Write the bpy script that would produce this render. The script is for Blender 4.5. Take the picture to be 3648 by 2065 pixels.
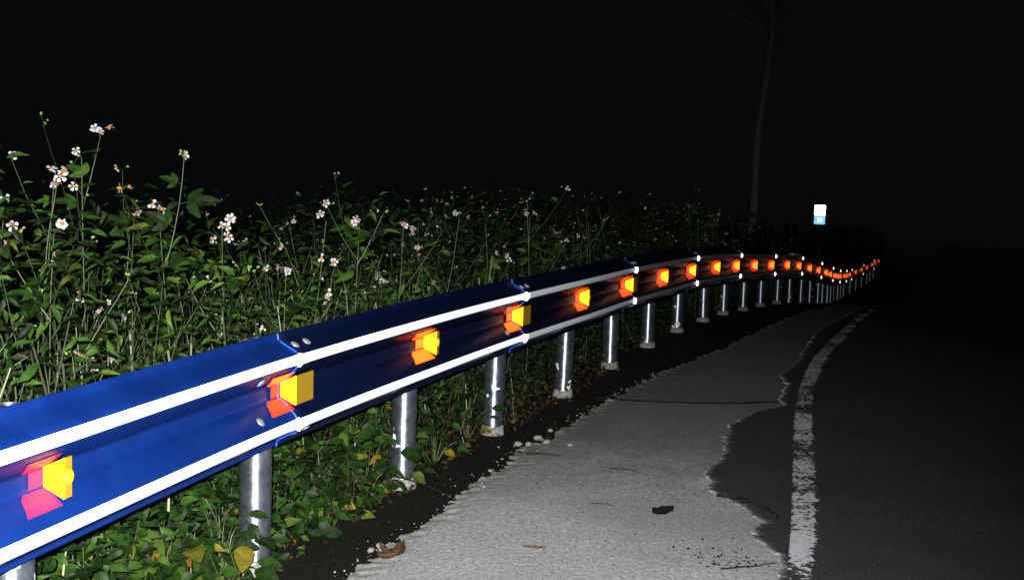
import bpy, math, random
import numpy as np
from mathutils import Vector, Matrix
from mathutils import noise as mn

random.seed(7)
rng = np.random.default_rng(7)
for o in list(bpy.data.objects):
    bpy.data.objects.remove(o)
scn = bpy.context.scene
col = scn.collection

# ------------------------------------------------------------------ camera
F_PX, W_PX = 4500.0, 3648.0
cam_d = bpy.data.cameras.new('camera')
cam = bpy.data.objects.new('camera', cam_d)
col.objects.link(cam)
cam_d.sensor_width = 36.0
cam_d.lens = 36.0 * F_PX / W_PX
cam_d.clip_start = 0.05
cam_d.clip_end = 6000
PITCH, ROLL = math.radians(5.897), math.radians(1.8)
fw = Vector((0, math.cos(PITCH), -math.sin(PITCH)))
r0 = Vector((1, 0, 0))
u0 = Vector((0, math.sin(PITCH), math.cos(PITCH)))
rt = r0 * math.cos(ROLL) + u0 * math.sin(ROLL)
up = u0 * math.cos(ROLL) - r0 * math.sin(ROLL)
mw = Matrix((rt, up, -fw)).transposed().to_4x4()
mw.translation = Vector((0, 0, 1.48))
cam.matrix_world = mw
scn.camera = cam

# ------------------------------------------------------------------ night sky
world = bpy.data.worlds.new('World')
scn.world = world
world.use_nodes = True
bgn = world.node_tree.nodes['Background']
bgn.inputs[0].default_value = (0.80, 0.96, 1.12, 1)
bgn.inputs[1].default_value = 0.0027

# faint fill lamp added to lift the blacks, no moon in view
sd = bpy.data.lights.new('night_fill', 'SUN')
sd.energy = 0.055
sd.angle = math.radians(30)
sd.color = (0.85, 0.93, 1.0)
so = bpy.data.objects.new('night_fill', sd)
so.rotation_euler = (math.radians(25), math.radians(-20), 0)
so.location = (0, 0, 30)
col.objects.link(so)

# the flash of the camera: the real source of light of the photograph
fd = bpy.data.lights.new('camera_flash', 'SPOT')
fd.energy = 4200
fd.spot_size = math.radians(80)
fd.spot_blend = 1.0
fd.shadow_soft_size = 0.02
fd.color = (1.0, 0.985, 0.96)
fo = bpy.data.objects.new('camera_flash', fd)
fo.location = (-0.045, -0.01, 1.545)
fo.rotation_euler = Vector((-.15, .92, -.35)).to_track_quat('-Z', 'Y').to_euler()
col.objects.link(fo)

scn.view_settings.view_transform = 'Standard'
scn.view_settings.look = 'None'
scn.view_settings.exposure = 0
scn.view_settings.gamma = 1
scn.view_settings.use_curve_mapping = False
scn.render.engine = 'CYCLES'

# ------------------------------------------------------------------ helpers
def new_obj(name, me, parent=None, loc=None):
    o = bpy.data.objects.new(name, me)
    col.objects.link(o)
    if parent is not None:
        o.parent = parent
    if loc is not None:
        o.location = loc
    return o

def mesh(name, verts, faces, mat=None, smooth=False):
    me = bpy.data.meshes.new(name)
    me.from_pydata([tuple(v) for v in verts], [], [tuple(f) for f in faces])
    if mat:
        me.materials.append(mat)
    if smooth:
        me.polygons.foreach_set('use_smooth', [True] * len(me.polygons))
    me.update()
    return me

def tag(o, label=None, cat=None, group=None, kind=None):
    if label: o['label'] = label
    if cat: o['category'] = cat
    if group: o['group'] = group
    if kind: o['kind'] = kind
    return o

class MB:
    def __init__(s): s.v = []; s.f = []; s.m = []
    def add(s, v, f, mi=0):
        b = len(s.v); s.v += [Vector(q) for q in v]
        s.f += [tuple(b + k for k in q) for q in f]; s.m += [mi] * len(f)
    def tube(s, pts, rad, n=5, mi=0, cap=True):
        pts = [Vector(p) for p in pts]
        if not hasattr(rad, '__len__'): rad = [rad] * len(pts)
        rings = []
        for i, p in enumerate(pts):
            d = (pts[min(i + 1, len(pts) - 1)] - pts[max(i - 1, 0)])
            if d.length < 1e-9: d = Vector((0, 0, 1))
            d.normalize()
            a = d.orthogonal().normalized() if abs(d.z) < .9 else d.cross(Vector((0, 1, 0))).normalized()
            c = d.cross(a)
            rings.append([p + (a * math.cos(2 * math.pi * k / n) + c * math.sin(2 * math.pi * k / n)) * rad[i] for k in range(n)])
        v = [q for r in rings for q in r]
        f = []
        for i in range(len(pts) - 1):
            for k in range(n):
                f.append((i * n + k, i * n + (k + 1) % n, (i + 1) * n + (k + 1) % n, (i + 1) * n + k))
        if cap:
            f.append(tuple(range(n))[::-1]); f.append(tuple((len(pts) - 1) * n + k for k in range(n)))
        s.add(v, f, mi)
    def lathe(s, prof, n=16, axis=None, c=(0, 0, 0), mi=0):
        c = Vector(c); ax = Vector(axis or (0, 0, 1)).normalized()
        a = ax.orthogonal().normalized(); b = ax.cross(a)
        v = []
        for r, z in prof:
            for k in range(n):
                t = 2 * math.pi * k / n
                v.append(c + ax * z + (a * math.cos(t) + b * math.sin(t)) * r)
        f = []
        for i in range(len(prof) - 1):
            for k in range(n):
                f.append((i * n + k, i * n + (k + 1) % n, (i + 1) * n + (k + 1) % n, (i + 1) * n + k))
        f.append(tuple(range(n))[::-1]); f.append(tuple((len(prof) - 1) * n + k for k in range(n)))
        s.add(v, f, mi)
    def mesh(s, name, mats, smooth=False):
        me = mesh(name, s.v, s.f, None, smooth)
        for m in (mats if isinstance(mats, (list, tuple)) else [mats]): me.materials.append(m)
        me.polygons.foreach_set('material_index', s.m)
        return me

# ------------------------------------------------------------------ materials
def mat(name):
    m = bpy.data.materials.new(name); m.use_nodes = True
    nt = m.node_tree
    return m, nt, nt.nodes['Principled BSDF'], nt.nodes['Material Output']

def N(nt, t, **kw):
    n = nt.nodes.new(t)
    for k, v in kw.items():
        if k.startswith('i_'): n.inputs[k[2:].replace('_', ' ')].default_value = v
        else: setattr(n, k, v)
    return n

def noise_n(nt, scale, detail=4, rough=.6, coord='Object', vec=None, w=None):
    n = N(nt, 'ShaderNodeTexNoise'); n.inputs['Scale'].default_value = scale
    n.inputs['Detail'].default_value = detail; n.inputs['Roughness'].default_value = rough
    if vec is None:
        tc = N(nt, 'ShaderNodeTexCoord'); vec = tc.outputs[coord]
    nt.links.new(vec, n.inputs['Vector'])
    return n.outputs['Fac']

def ramp(nt, fac, stops, interp='LINEAR'):
    r = N(nt, 'ShaderNodeValToRGB'); cr = r.color_ramp; cr.interpolation = interp
    while len(cr.elements) < len(stops): cr.elements.new(.5)
    for e, (p, c) in zip(cr.elements, stops):
        e.position = p; e.color = (c if hasattr(c, '__len__') else (c, c, c)) + ((1,) if (hasattr(c, '__len__') and len(c) == 3) else ()) if hasattr(c, '__len__') else (c, c, c, 1)
    nt.links.new(fac, r.inputs[0])
    return r.outputs[0]

def mix(nt, fac, a, b, typ='MIX'):
    m = N(nt, 'ShaderNodeMix', data_type='RGBA', blend_type=typ)
    for s, k in ((fac, 0), (a, 6), (b, 7)):
        if hasattr(s, 'is_output'): nt.links.new(s, m.inputs[k])
        elif hasattr(s, '__len__'): m.inputs[k].default_value = tuple(s) + (1,) * (4 - len(s))
        else: m.inputs[k].default_value = s
    return m.outputs[2]

def math_n(nt, op, a, b=0.0, clamp=False):
    m = N(nt, 'ShaderNodeMath', operation=op, use_clamp=clamp)
    for k, s in enumerate((a, b)):
        if hasattr(s, 'is_output'): nt.links.new(s, m.inputs[k])
        else: m.inputs[k].default_value = s
    return m.outputs[0]

def bump(nt, h, strength, dist, bs):
    b = N(nt, 'ShaderNodeBump'); b.inputs['Strength'].default_value = strength; b.inputs['Distance'].default_value = dist
    nt.links.new(h, b.inputs['Height']); nt.links.new(b.outputs[0], bs.inputs['Normal'])

# Retroreflective sheeting: glass beads / cube corners send light back along the way it came,
# a glossy lobe centred on the incoming direction. Efficiency drops at steep entrance angles
# and with object colour alpha, which scales the return of each piece.
def retro(name, base, tint, rough=.3, entrance=1.6, stripes=None, base_gain=1.0):
    m, nt, bs, out = mat(name)
    bs.inputs['Base Color'].default_value = base + (1,)
    bs.inputs['Roughness'].default_value = .35
    geo = N(nt, 'ShaderNodeNewGeometry')
    dot = N(nt, 'ShaderNodeVectorMath', operation='DOT_PRODUCT')
    nt.links.new(geo.outputs['Incoming'], dot.inputs[0]); nt.links.new(geo.outputs['Normal'], dot.inputs[1])
    ab = math_n(nt, 'ABSOLUTE', dot.outputs['Value'])
    eff = math_n(nt, 'POWER', ab, entrance)
    oi = N(nt, 'ShaderNodeObjectInfo')
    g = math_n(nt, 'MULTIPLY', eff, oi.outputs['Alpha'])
    ns = noise_n(nt, 60, 3)
    g = math_n(nt, 'MULTIPLY', g, math_n(nt, 'ADD', math_n(nt, 'MULTIPLY', ns, .6), .7))
    if stripes:
        tc = N(nt, 'ShaderNodeTexCoord')
        sep = N(nt, 'ShaderNodeSeparateXYZ'); nt.links.new(tc.outputs['UV'], sep.inputs[0])
        w = math_n(nt, 'SINE', math_n(nt, 'MULTIPLY', sep.outputs[0], stripes))
        g = math_n(nt, 'MULTIPLY', g, math_n(nt, 'ADD', math_n(nt, 'MULTIPLY', w, .25), .75))
    colr = mix(nt, 1.0, tint, g, 'MULTIPLY')
    gl = N(nt, 'ShaderNodeBsdfGlossy', distribution='GGX')
    gl.inputs['Roughness'].default_value = rough
    nt.links.new(colr, gl.inputs['Color']); nt.links.new(geo.outputs['Incoming'], gl.inputs['Normal'])
    ad = N(nt, 'ShaderNodeAddShader')
    nt.links.new(bs.outputs[0], ad.inputs[0]); nt.links.new(gl.outputs[0], ad.inputs[1])
    nt.links.new(ad.outputs[0], out.inputs['Surface'])
    return m

M = {}
ANISO_ROT = 0.25
M['tape'] = retro('white_reflective_tape', (.16, .17, .18), (.10, .108, .115), entrance=1.7)
M['tab'] = retro('white_reflective_tab', (.7, .7, .7), (.75, .8, .85), entrance=.3)
M['plate'] = retro('orange_reflector_plate', (.5, .14, .003), (.17, .023, .0), rough=.24, entrance=.6)
M['reflection'] = retro('orange_painted_reflection', (.45, .05, .005), (.20, .0022, .0001), rough=.24, entrance=.45)  # painted mirror image of the plate in the glossy rail paint
M['reflection_red'] = retro('red_painted_reflection', (.5, .015, .005), (.03, .0003, .0001), rough=.24, entrance=.8)
M['reflection_pink'] = retro('pink_painted_reflection', (.30, .006, .05), (.006, .0001, .0003), rough=.24, entrance=.8)
M['sign_white'] = retro('white_sign_sheeting', (.8, .8, .8), (.9, .95, 1.0), rough=.2, entrance=.3)
M['sign_blue'] = retro('blue_sign_sheeting', (.05, .3, .5), (.022, .085, .13), rough=.2, entrance=.3)

m, nt, bs, out = mat('yellow_plastic')
nz = noise_n(nt, 400, 2)
nt.links.new(ramp(nt, nz, [(.35, (.20, .115, .006)), (.7, (.26, .165, .008))]), bs.inputs['Base Color'])
bs.inputs['Roughness'].default_value = .4
M['yellow'] = m
m, nt, bs, out = mat('yellow_lens'); bs.inputs['Base Color'].default_value = (.75, .55, .01, 1); bs.inputs['Roughness'].default_value = .3
M['lens'] = m

m, nt, bs, out = mat('blue_painted_steel')
nz = noise_n(nt, 6, 5); nf = noise_n(nt, 900, 2, .7)
c = ramp(nt, nz, [(.3, (.0014, .011, .085)), (.7, (.0028, .020, .13))])
spk = ramp(nt, noise_n(nt, 45, 2, .8), [(.74, 0), (.78, 1)])
c = mix(nt, math_n(nt, 'MULTIPLY', spk, .25), c, (.05, .07, .12))
tcd = N(nt, 'ShaderNodeTexCoord'); mpd = N(nt, 'ShaderNodeMapping'); mpd.inputs['Scale'].default_value = (1, 1, .18); nt.links.new(tcd.outputs['Object'], mpd.inputs[0])
streak = ramp(nt, noise_n(nt, 60, 5, .7, vec=mpd.outputs[0]), [(.48, 0), (.72, 1)])
c = mix(nt, math_n(nt, 'MULTIPLY', streak, .22), c, (.010, .013, .022))
dust = ramp(nt, noise_n(nt, 260, 3, .8), [(.62, 0), (.75, 1)])
c = mix(nt, math_n(nt, 'MULTIPLY', dust, .18), c, (.03, .045, .075))
oi = N(nt, 'ShaderNodeObjectInfo'); panel_falloff = math_n(nt, 'SUBTRACT', 1.0, oi.outputs['Alpha'])  # flash fall-off painted into the colour of the farther panels
c = mix(nt, panel_falloff, c, (.0016, .0022, .006))
nt.links.new(c, bs.inputs['Base Color'])
bs.inputs['Roughness'].default_value = .3
bs.inputs['Specular IOR Level'].default_value = .09
bs.inputs['Coat Weight'].default_value = .0
bump(nt, noise_n(nt, 9, 3), .18, .004, bs)
M['blue'] = m

m, nt, bs, out = mat('bright_blue_cut_edge'); bs.inputs['Base Color'].default_value = (.006, .045, .28, 1)
bs.inputs['Roughness'].default_value = .35; M['blue_edge'] = m

m, nt, bs, out = mat('galvanised_steel')
tc = N(nt, 'ShaderNodeTexCoord')
oi = N(nt, 'ShaderNodeObjectInfo')
vadd = N(nt, 'ShaderNodeVectorMath', operation='ADD'); nt.links.new(tc.outputs['Object'], vadd.inputs[0])
cmb = N(nt, 'ShaderNodeCombineXYZ'); nt.links.new(math_n(nt, 'MULTIPLY', oi.outputs['Random'], 40), cmb.inputs[2]); nt.links.new(cmb.outputs[0], vadd.inputs[1])
vo = N(nt, 'ShaderNodeTexVoronoi'); vo.inputs['Scale'].default_value = 90; nt.links.new(vadd.outputs[0], vo.inputs['Vector'])
mott = noise_n(nt, 22, 5, .65, vec=vadd.outputs[0])
vsep = N(nt, 'ShaderNodeSeparateColor'); nt.links.new(vo.outputs['Color'], vsep.inputs[0])
c = mix(nt, .35, ramp(nt, mott, [(.35, (.20, .24, .32)), (.65, (.50, .56, .66))]), ramp(nt, vsep.outputs[0], [(0, (.16, .19, .24)), (1, (.5, .53, .58))]))
drip = ramp(nt, noise_n(nt, 14, 3, .5, vec=vadd.outputs[0]), [(.655, 0), (.67, 1)])
c = mix(nt, drip, c, (.55, .55, .56))
nt.links.new(c, bs.inputs['Base Color'])
nt.links.new(ramp(nt, drip, [(0, .95), (1, .0)]), bs.inputs['Metallic'])
nt.links.new(ramp(nt, mott, [(.3, .36), (.7, .50)]), bs.inputs['Roughness'])
tg = N(nt, 'ShaderNodeTangent', direction_type='RADIAL', axis='Z'); nt.links.new(tg.outputs[0], bs.inputs['Tangent'])
bs.inputs['Anisotropic'].default_value = .84; bs.inputs['Anisotropic Rotation'].default_value = ANISO_ROT
bump(nt, mott, .12, .003, bs)
M['galv'] = m
m, nt, bs, out = mat('bolt_steel'); bs.inputs['Base Color'].default_value = (.20, .22, .26, 1); bs.inputs['Metallic'].default_value = .4
bs.inputs['Roughness'].default_value = .4; M['bolt'] = m

m, nt, bs, out = mat('mortar_collar')
nt.links.new(ramp(nt, noise_n(nt, 55, 5), [(.35, (.07, .068, .064)), (.7, (.24, .235, .22))]), bs.inputs['Base Color'])
bs.inputs['Roughness'].default_value = .95; bump(nt, noise_n(nt, 130, 4), .6, .003, bs)
M['mortar'] = m

# concrete: pale, coarse, pitted
m, nt, bs, out = mat('coarse_concrete')
big = noise_n(nt, 1.1, 5, .6); mid = noise_n(nt, 48, 5, .75); fine = noise_n(nt, 95, 3, .8)
c = ramp(nt, mid, [(.36, (.13, .13, .13)), (.5, (.26, .262, .268)), (.66, (.38, .385, .395))])
c = mix(nt, math_n(nt, 'MULTIPLY', ramp(nt, big, [(.36, 0), (.60, 1)]), .6), c, (.15, .15, .148))
pits = ramp(nt, fine, [(.34, 1), (.44, 0)])
c = mix(nt, math_n(nt, 'MULTIPLY', pits, .75), c, (.045, .045, .045))
agg = ramp(nt, noise_n(nt, 130, 2, .5), [(.60, 0), (.66, 1)])
c = mix(nt, math_n(nt, 'MULTIPLY', agg, .6), c, (.55, .56, .57))
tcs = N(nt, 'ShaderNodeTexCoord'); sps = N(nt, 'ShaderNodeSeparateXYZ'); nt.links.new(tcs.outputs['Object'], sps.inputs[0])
slab_falloff = math_n(nt, 'ADD', sps.outputs[1], math_n(nt, 'MULTIPLY', noise_n(nt, 1.7, 6, .7), 2.6))
slab_falloff = ramp(nt, math_n(nt, 'DIVIDE', slab_falloff, 12.0), [(.575, 0), (.68, 1)])   # flash fall-off painted into the slab colour towards the crack
c = mix(nt, math_n(nt, 'MULTIPLY', slab_falloff, .62), c, (.055, .053, .048))
dark = ramp(nt, noise_n(nt, 33, 4, .75), [(.67, 0), (.71, 1)])
c = mix(nt, math_n(nt, 'MULTIPLY', dark, .6), c, (.06, .057, .05))
at = N(nt, 'ShaderNodeAttribute', attribute_name='edge')
c = mix(nt, math_n(nt, 'MULTIPLY', at.outputs['Fac'], math_n(nt, 'ADD', mid, .2), True), c, (.10, .095, .078))
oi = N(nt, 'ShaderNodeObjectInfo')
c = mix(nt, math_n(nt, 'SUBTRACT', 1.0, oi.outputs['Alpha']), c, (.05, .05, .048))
nt.links.new(c, bs.inputs['Base Color']); bs.inputs['Roughness'].default_value = .95; bs.inputs['Specular IOR Level'].default_value = .12
hh = math_n(nt, 'ADD', math_n(nt, 'MULTIPLY', fine, .5), mid)
bump(nt, hh, .45, .004, bs)
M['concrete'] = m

def asphalt_nodes(nt):
    a = noise_n(nt, 150, 3, .8); b = noise_n(nt, 2.2, 4, .6)
    c = ramp(nt, a, [(.34, (.009, .0095, .010)), (.5, (.024, .025, .026)), (.66, (.085, .087, .09))])
    c = mix(nt, ramp(nt, b, [(.35, 0), (.7, .5)]), c, (.018, .0185, .0185))
    sp = ramp(nt, noise_n(nt, 260, 1, .5), [(.70, 0), (.74, 1)])
    c = mix(nt, math_n(nt, 'MULTIPLY', sp, .5), c, (.16, .155, .145))
    return c, a
m, nt, bs, out = mat('worn_asphalt')
c, a = asphalt_nodes(nt)
at = N(nt, 'ShaderNodeAttribute', attribute_name='edge')
bare = ramp(nt, math_n(nt, 'ADD', math_n(nt, 'MULTIPLY', at.outputs['Fac'], .42), noise_n(nt, 60, 5, .8)), [(.78, 0), (.84, 1)])
c = mix(nt, bare, c, ramp(nt, noise_n(nt, 95, 3, .8), [(.4, (.06, .06, .058)), (.6, (.22, .22, .22))]))
nt.links.new(c, bs.inputs['Base Color']); bs.inputs['Roughness'].default_value = .9; bs.inputs['Specular IOR Level'].default_value = .08
bump(nt, a, .8, .005, bs)
M['asphalt'] = m

m, nt, bs, out = mat('worn_white_line_paint')
c, a = asphalt_nodes(nt)
uvn = N(nt, 'ShaderNodeTexCoord'); sep = N(nt, 'ShaderNodeSeparateXYZ'); nt.links.new(uvn.outputs['UV'], sep.inputs[0])
wn = noise_n(nt, 38, 5, .7); wb = noise_n(nt, 3.1, 3, .6)
wear = math_n(nt, 'ADD', math_n(nt, 'MULTIPLY', wn, .62), math_n(nt, 'MULTIPLY', wb, .42))
edge = ramp(nt, sep.outputs[0], [(.0, .03), (.06, 0), (.66, 0), (.80, .16), (.86, .3), (.93, .12), (.97, .30)])
bare = ramp(nt, math_n(nt, 'ADD', wear, edge), [(.548, 0), (.560, 1)])
near = ramp(nt, sep.outputs[1], [(.0, .085), (.035, .085), (.05, .07), (.065, 0), (.13, .0), (.17, .05), (.25, .02), (.30, .06), (.42, .0), (1, .03)])
bare = ramp(nt, math_n(nt, 'ADD', math_n(nt, 'ADD', wear, edge), near), [(.536, 0), (.548, 1)])
pc = ramp(nt, noise_n(nt, 90, 4, .7), [(.3, (.30, .305, .33)), (.6, (.46, .47, .50))])
nt.links.new(mix(nt, bare, pc, c), bs.inputs['Base Color']); bs.inputs['Roughness'].default_value = .9; bs.inputs['Specular IOR Level'].default_value = .08
bump(nt, a, .8, .005, bs)
M['paint'] = m

m, nt, bs, out = mat('dark_soil')
s1 = noise_n(nt, 4, 5, .6); s2 = noise_n(nt, 70, 5, .75)
c = ramp(nt, s2, [(.3, (.003, .0028, .0025)), (.55, (.010, .0098, .0085)), (.8, (.028, .026, .022))])
c = mix(nt, ramp(nt, s1, [(.4, 0), (.7, .6)]), c, (.008, .008, .005))
sp = ramp(nt, noise_n(nt, 180, 1), [(.74, 0), (.77, 1)])
c = mix(nt, sp, c, (.14, .13, .12))
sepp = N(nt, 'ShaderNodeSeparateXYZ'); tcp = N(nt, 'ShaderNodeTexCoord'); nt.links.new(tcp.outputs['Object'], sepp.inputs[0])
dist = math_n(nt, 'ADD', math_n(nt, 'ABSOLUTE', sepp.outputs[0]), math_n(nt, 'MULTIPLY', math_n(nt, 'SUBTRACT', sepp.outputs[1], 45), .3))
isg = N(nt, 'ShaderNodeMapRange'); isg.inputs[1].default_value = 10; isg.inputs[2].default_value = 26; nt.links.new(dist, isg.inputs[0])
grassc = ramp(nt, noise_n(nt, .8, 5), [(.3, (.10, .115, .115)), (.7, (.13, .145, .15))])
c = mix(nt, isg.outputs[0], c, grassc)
nt.links.new(c, bs.inputs['Base Color']); bs.inputs['Roughness'].default_value = .97; bs.inputs['Specular IOR Level'].default_value = .05
bump(nt, s2, 1.0, .012, bs)
M['soil'] = m

def leaf_mat(name, stops, rough=.5, trans=.25, bumpy=True):
    m, nt, bs, out = mat(name)
    geo = N(nt, 'ShaderNodeNewGeometry'); oi = N(nt, 'ShaderNodeObjectInfo')
    r = math_n(nt, 'FRACT', math_n(nt, 'ADD', geo.outputs['Random Per Island'], oi.outputs['Random']))
    c = ramp(nt, r, stops)
    nz = noise_n(nt, 60, 3)
    c = mix(nt, ramp(nt, nz, [(.4, 0), (.75, .35)]), c, (.04, .06, .010))
    c = mix(nt, 1, c, ramp(nt, noise_n(nt, 25, 3), [(.3, .55), (.7, 1.25)]), 'MULTIPLY')
    nt.links.new(c, bs.inputs['Base Color'])
    bs.inputs['Roughness'].default_value = rough
    bs.inputs['Specular IOR Level'].default_value = .1
    tr = N(nt, 'ShaderNodeBsdfTranslucent'); nt.links.new(c, tr.inputs['Color'])
    ms = N(nt, 'ShaderNodeMixShader'); ms.inputs[0].default_value = trans
    nt.links.new(bs.outputs[0], ms.inputs[1]); nt.links.new(tr.outputs[0], ms.inputs[2]); nt.links.new(ms.outputs[0], out.inputs[0])
    return m
GREENS = [(0, (.002, .006, .002)), (.35, (.005, .018, .003)), (.62, (.012, .042, .006)), (.84, (.028, .074, .010)), (.97, (.055, .10, .014)), (1, (.08, .085, .012))]
M['leaf'] = leaf_mat('weed_leaf_green', GREENS)
M['leaf_low'] = leaf_mat('low_leaf_green', [(0, (.002, .007, .002)), (.5, (.006, .023, .004)), (.84, (.017, .050, .007)), (.96, (.045, .07, .010)), (.985, (.14, .10, .010)), (1, (.13, .06, .012))])
M['leaf_dark'] = leaf_mat('undergrowth_leaf', [(0, (.0015, .0035, .0015)), (.5, (.003, .008, .0025)), (.8, (.006, .014, .004)), (.93, (.013, .018, .006)), (1, (.024, .02, .009))])  # darker leaf copy, flash fall-off on the farther weeds put into its colour
def simple(name, c, rough=.6, spec=.3, var=None):
    m, nt, bs, out = mat(name)
    bs.inputs['Base Color'].default_value = c + (1,)
    if var:
        geo = N(nt, 'ShaderNodeNewGeometry')
        nt.links.new(ramp(nt, geo.outputs['Random Per Island'], var), bs.inputs['Base Color'])
    bs.inputs['Roughness'].default_value = rough; bs.inputs['Specular IOR Level'].default_value = spec
    return m
M['stem'] = simple('weed_stem', (.05, .08, .025), var=[(0, (.012, .018, .006)), (.5, (.03, .048, .014)), (.85, (.07, .09, .035)), (1, (.12, .13, .07))])
M['petal'] = simple('white_petal', (.30, .31, .34))
M['disc'] = simple('orange_flower_disc', (.26, .10, .008))
M['bud'] = simple('green_flower_bud', (.13, .19, .04))
M['straw'] = simple('dry_straw', (.1, .1, .06), var=[(0, (.012, .014, .006)), (.6, (.03, .04, .014)), (.88, (.08, .095, .045)), (1, (.24, .26, .17))])
M['brown'] = leaf_mat('dead_leaf_brown', [(0, (.018, .008, .004)), (.5, (.04, .019, .009)), (1, (.07, .04, .02))], trans=.1)
M['twig'] = simple('dark_twig', (.012, .010, .007), .95, .05)
M['tan'] = leaf_mat('dead_leaf_tan', [(0, (.12, .075, .05)), (1, (.19, .12, .08))], trans=.1)
M['black'] = simple('black_rotten_leaf', (.004, .0035, .003), .9, .05)
m, nt, bs, out = mat('rough_stone')
nt.links.new(ramp(nt, noise_n(nt, 40, 4), [(.3, (.07, .068, .062)), (.7, (.27, .26, .245))]), bs.inputs['Base Color'])
bs.inputs['Roughness'].default_value = .9; bump(nt, noise_n(nt, 90, 4), .6, .004, bs); M['stone'] = m
m, nt, bs, out = mat('bark')
nt.links.new(ramp(nt, noise_n(nt, 9, 5), [(.3, (.16, .16, .155)), (.7, (.28, .28, .27))]), bs.inputs['Base Color'])
bs.inputs['Roughness'].default_value = .95; bump(nt, noise_n(nt, 14, 4), .8, .03, bs); M['bark'] = m
M['sign_post'] = simple('dull_sign_post', (.02, .022, .025), .8)
M['dirt'] = simple('crack_dirt', (.006, .006, .006), .98)

# ------------------------------------------------------------------ the lie of the land
KN = [(2.509, 0.0), (3.844, 0.0), (5.134, 0.0), (6.413, -0.009), (7.664, -0.007), (8.899, -0.005), (10.137, -0.015), (11.373, -0.037), (12.615, -0.08), (13.85, -0.141), (15.094, -0.217), (16.34, -0.293), (17.594, -0.376), (18.834, -0.472), (20.077, -0.591), (21.312, -0.715), (22.548, -0.844), (23.766, -0.967), (24.991, -1.088), (26.208, -1.195), (27.425, -1.292), (28.656, -1.381), (29.878, -1.464), (31.105, -1.539), (32.367, -1.562), (33.626, -1.593), (34.89, -1.62), (36.153, -1.628), (37.395, -1.664), (38.646, -1.696), (60, -2.0), (150, -2.6), (5000, -3)]
KX = np.array([k[0] for k in KN]); KZ = np.array([k[1] for k in KN])
def zg(x, y): return float(np.interp(x * .335 + y * .942, KX, KZ))
# road-side face of the rail (reflector mouth line), one point per post
RP = [(-1.099, 3.055, 0.66), (-0.753, 4.348, 0.654), (-0.336, 5.57, 0.656), (0.053, 6.789, 0.636), (0.482, 7.964, 0.623), (0.87, 9.138, 0.6), (1.268, 10.311, 0.565), (1.66, 11.483, 0.525), (2.076, 12.653, 0.47), (2.476, 13.822, 0.399), (2.905, 14.99, 0.318), (3.34, 16.158, 0.237), (3.801, 17.325, 0.154), (4.222, 18.492, 0.058), (4.66, 19.656, -0.061), (5.077, 20.819, -0.185), (5.495, 21.982, -0.314), (5.86, 23.145, -0.437), (6.243, 24.309, -0.558), (6.6, 25.474, -0.665), (6.955, 26.641, -0.762), (7.346, 27.808, -0.851), (7.712, 28.975, -0.934), (8.089, 30.144, -1.009), (8.553, 31.318, -1.032), (9.015, 32.491, -1.063), (9.486, 33.664, -1.09), (9.952, 34.84, -1.098), (10.364, 36.012, -1.134), (10.798, 37.185, -1.166)]
P = [Vector(p) for p in RP]
P = [P[0] * 2 - P[1] + Vector((0, 0, -.004))] + P + [P[-1] * 2 - P[-2]]      # index = post number
P = [P[0]*2-P[1]] + P                                       # list index = post number + 1
NR = len(P)
def rail_pt(t):
    """catmull-rom point at post number t (1 = first in view)"""
    u = t + 1; i = int(min(max(math.floor(u), 1), NR - 3)); f = u - i
    a, b, c, d = P[i - 1], P[i], P[i + 1], P[i + 2]
    return .5 * (2 * b + (c - a) * f + (2 * a - 5 * b + 4 * c - d) * f * f + (3 * b - a - 3 * c + d) * f ** 3)
def frame(t):
    p = rail_pt(t); d = rail_pt(t + .02) - rail_pt(t - .02)
    T = d.normalized(); h = Vector((d.x, d.y, 0)).normalized()
    n = Vector((h.y, -h.x, 0)); z = T.cross(n) * -1
    if z.z < 0: z = -z
    return p - n * .06, T, n, z              # origin on the valley plane
def at(t, s, n_, z_):
    """s metres ahead of post t, n_ out to the road, z_ up"""
    o, T, n, z = frame(t + s / 1.25)
    return o + n * n_ + z * z_

# ------------------------------------------------------------------ setting
# soil / ground
xs = np.concatenate([-np.geomspace(900, 8, 14), np.arange(-6, 6.01, .12), np.geomspace(7, 900, 26)])
ys = np.concatenate([[-600, -60, -10, -2, 0], np.arange(1, 14, .12), np.arange(14, 60, 1.0), np.geomspace(62, 4000, 22)])
V = []
for y in ys:
    for x in xs:
        w = .006 * mn.noise(Vector((x * 3.1, y * 3.1, 3))) + .004 * mn.noise(Vector((x * 11, y * 11, 1)))
        V.append((x, y, zg(x, y) - .014 + (w if abs(x) < 20 and y < 60 else 0)))
nx = len(xs)
Fq = [(j * nx + i, j * nx + i + 1, (j + 1) * nx + i + 1, (j + 1) * nx + i) for j in range(len(ys) - 1) for i in range(nx - 1)]
ground = new_obj('ground', mesh('ground', V, Fq, M['soil'], True)); tag(ground, kind='structure')

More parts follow.
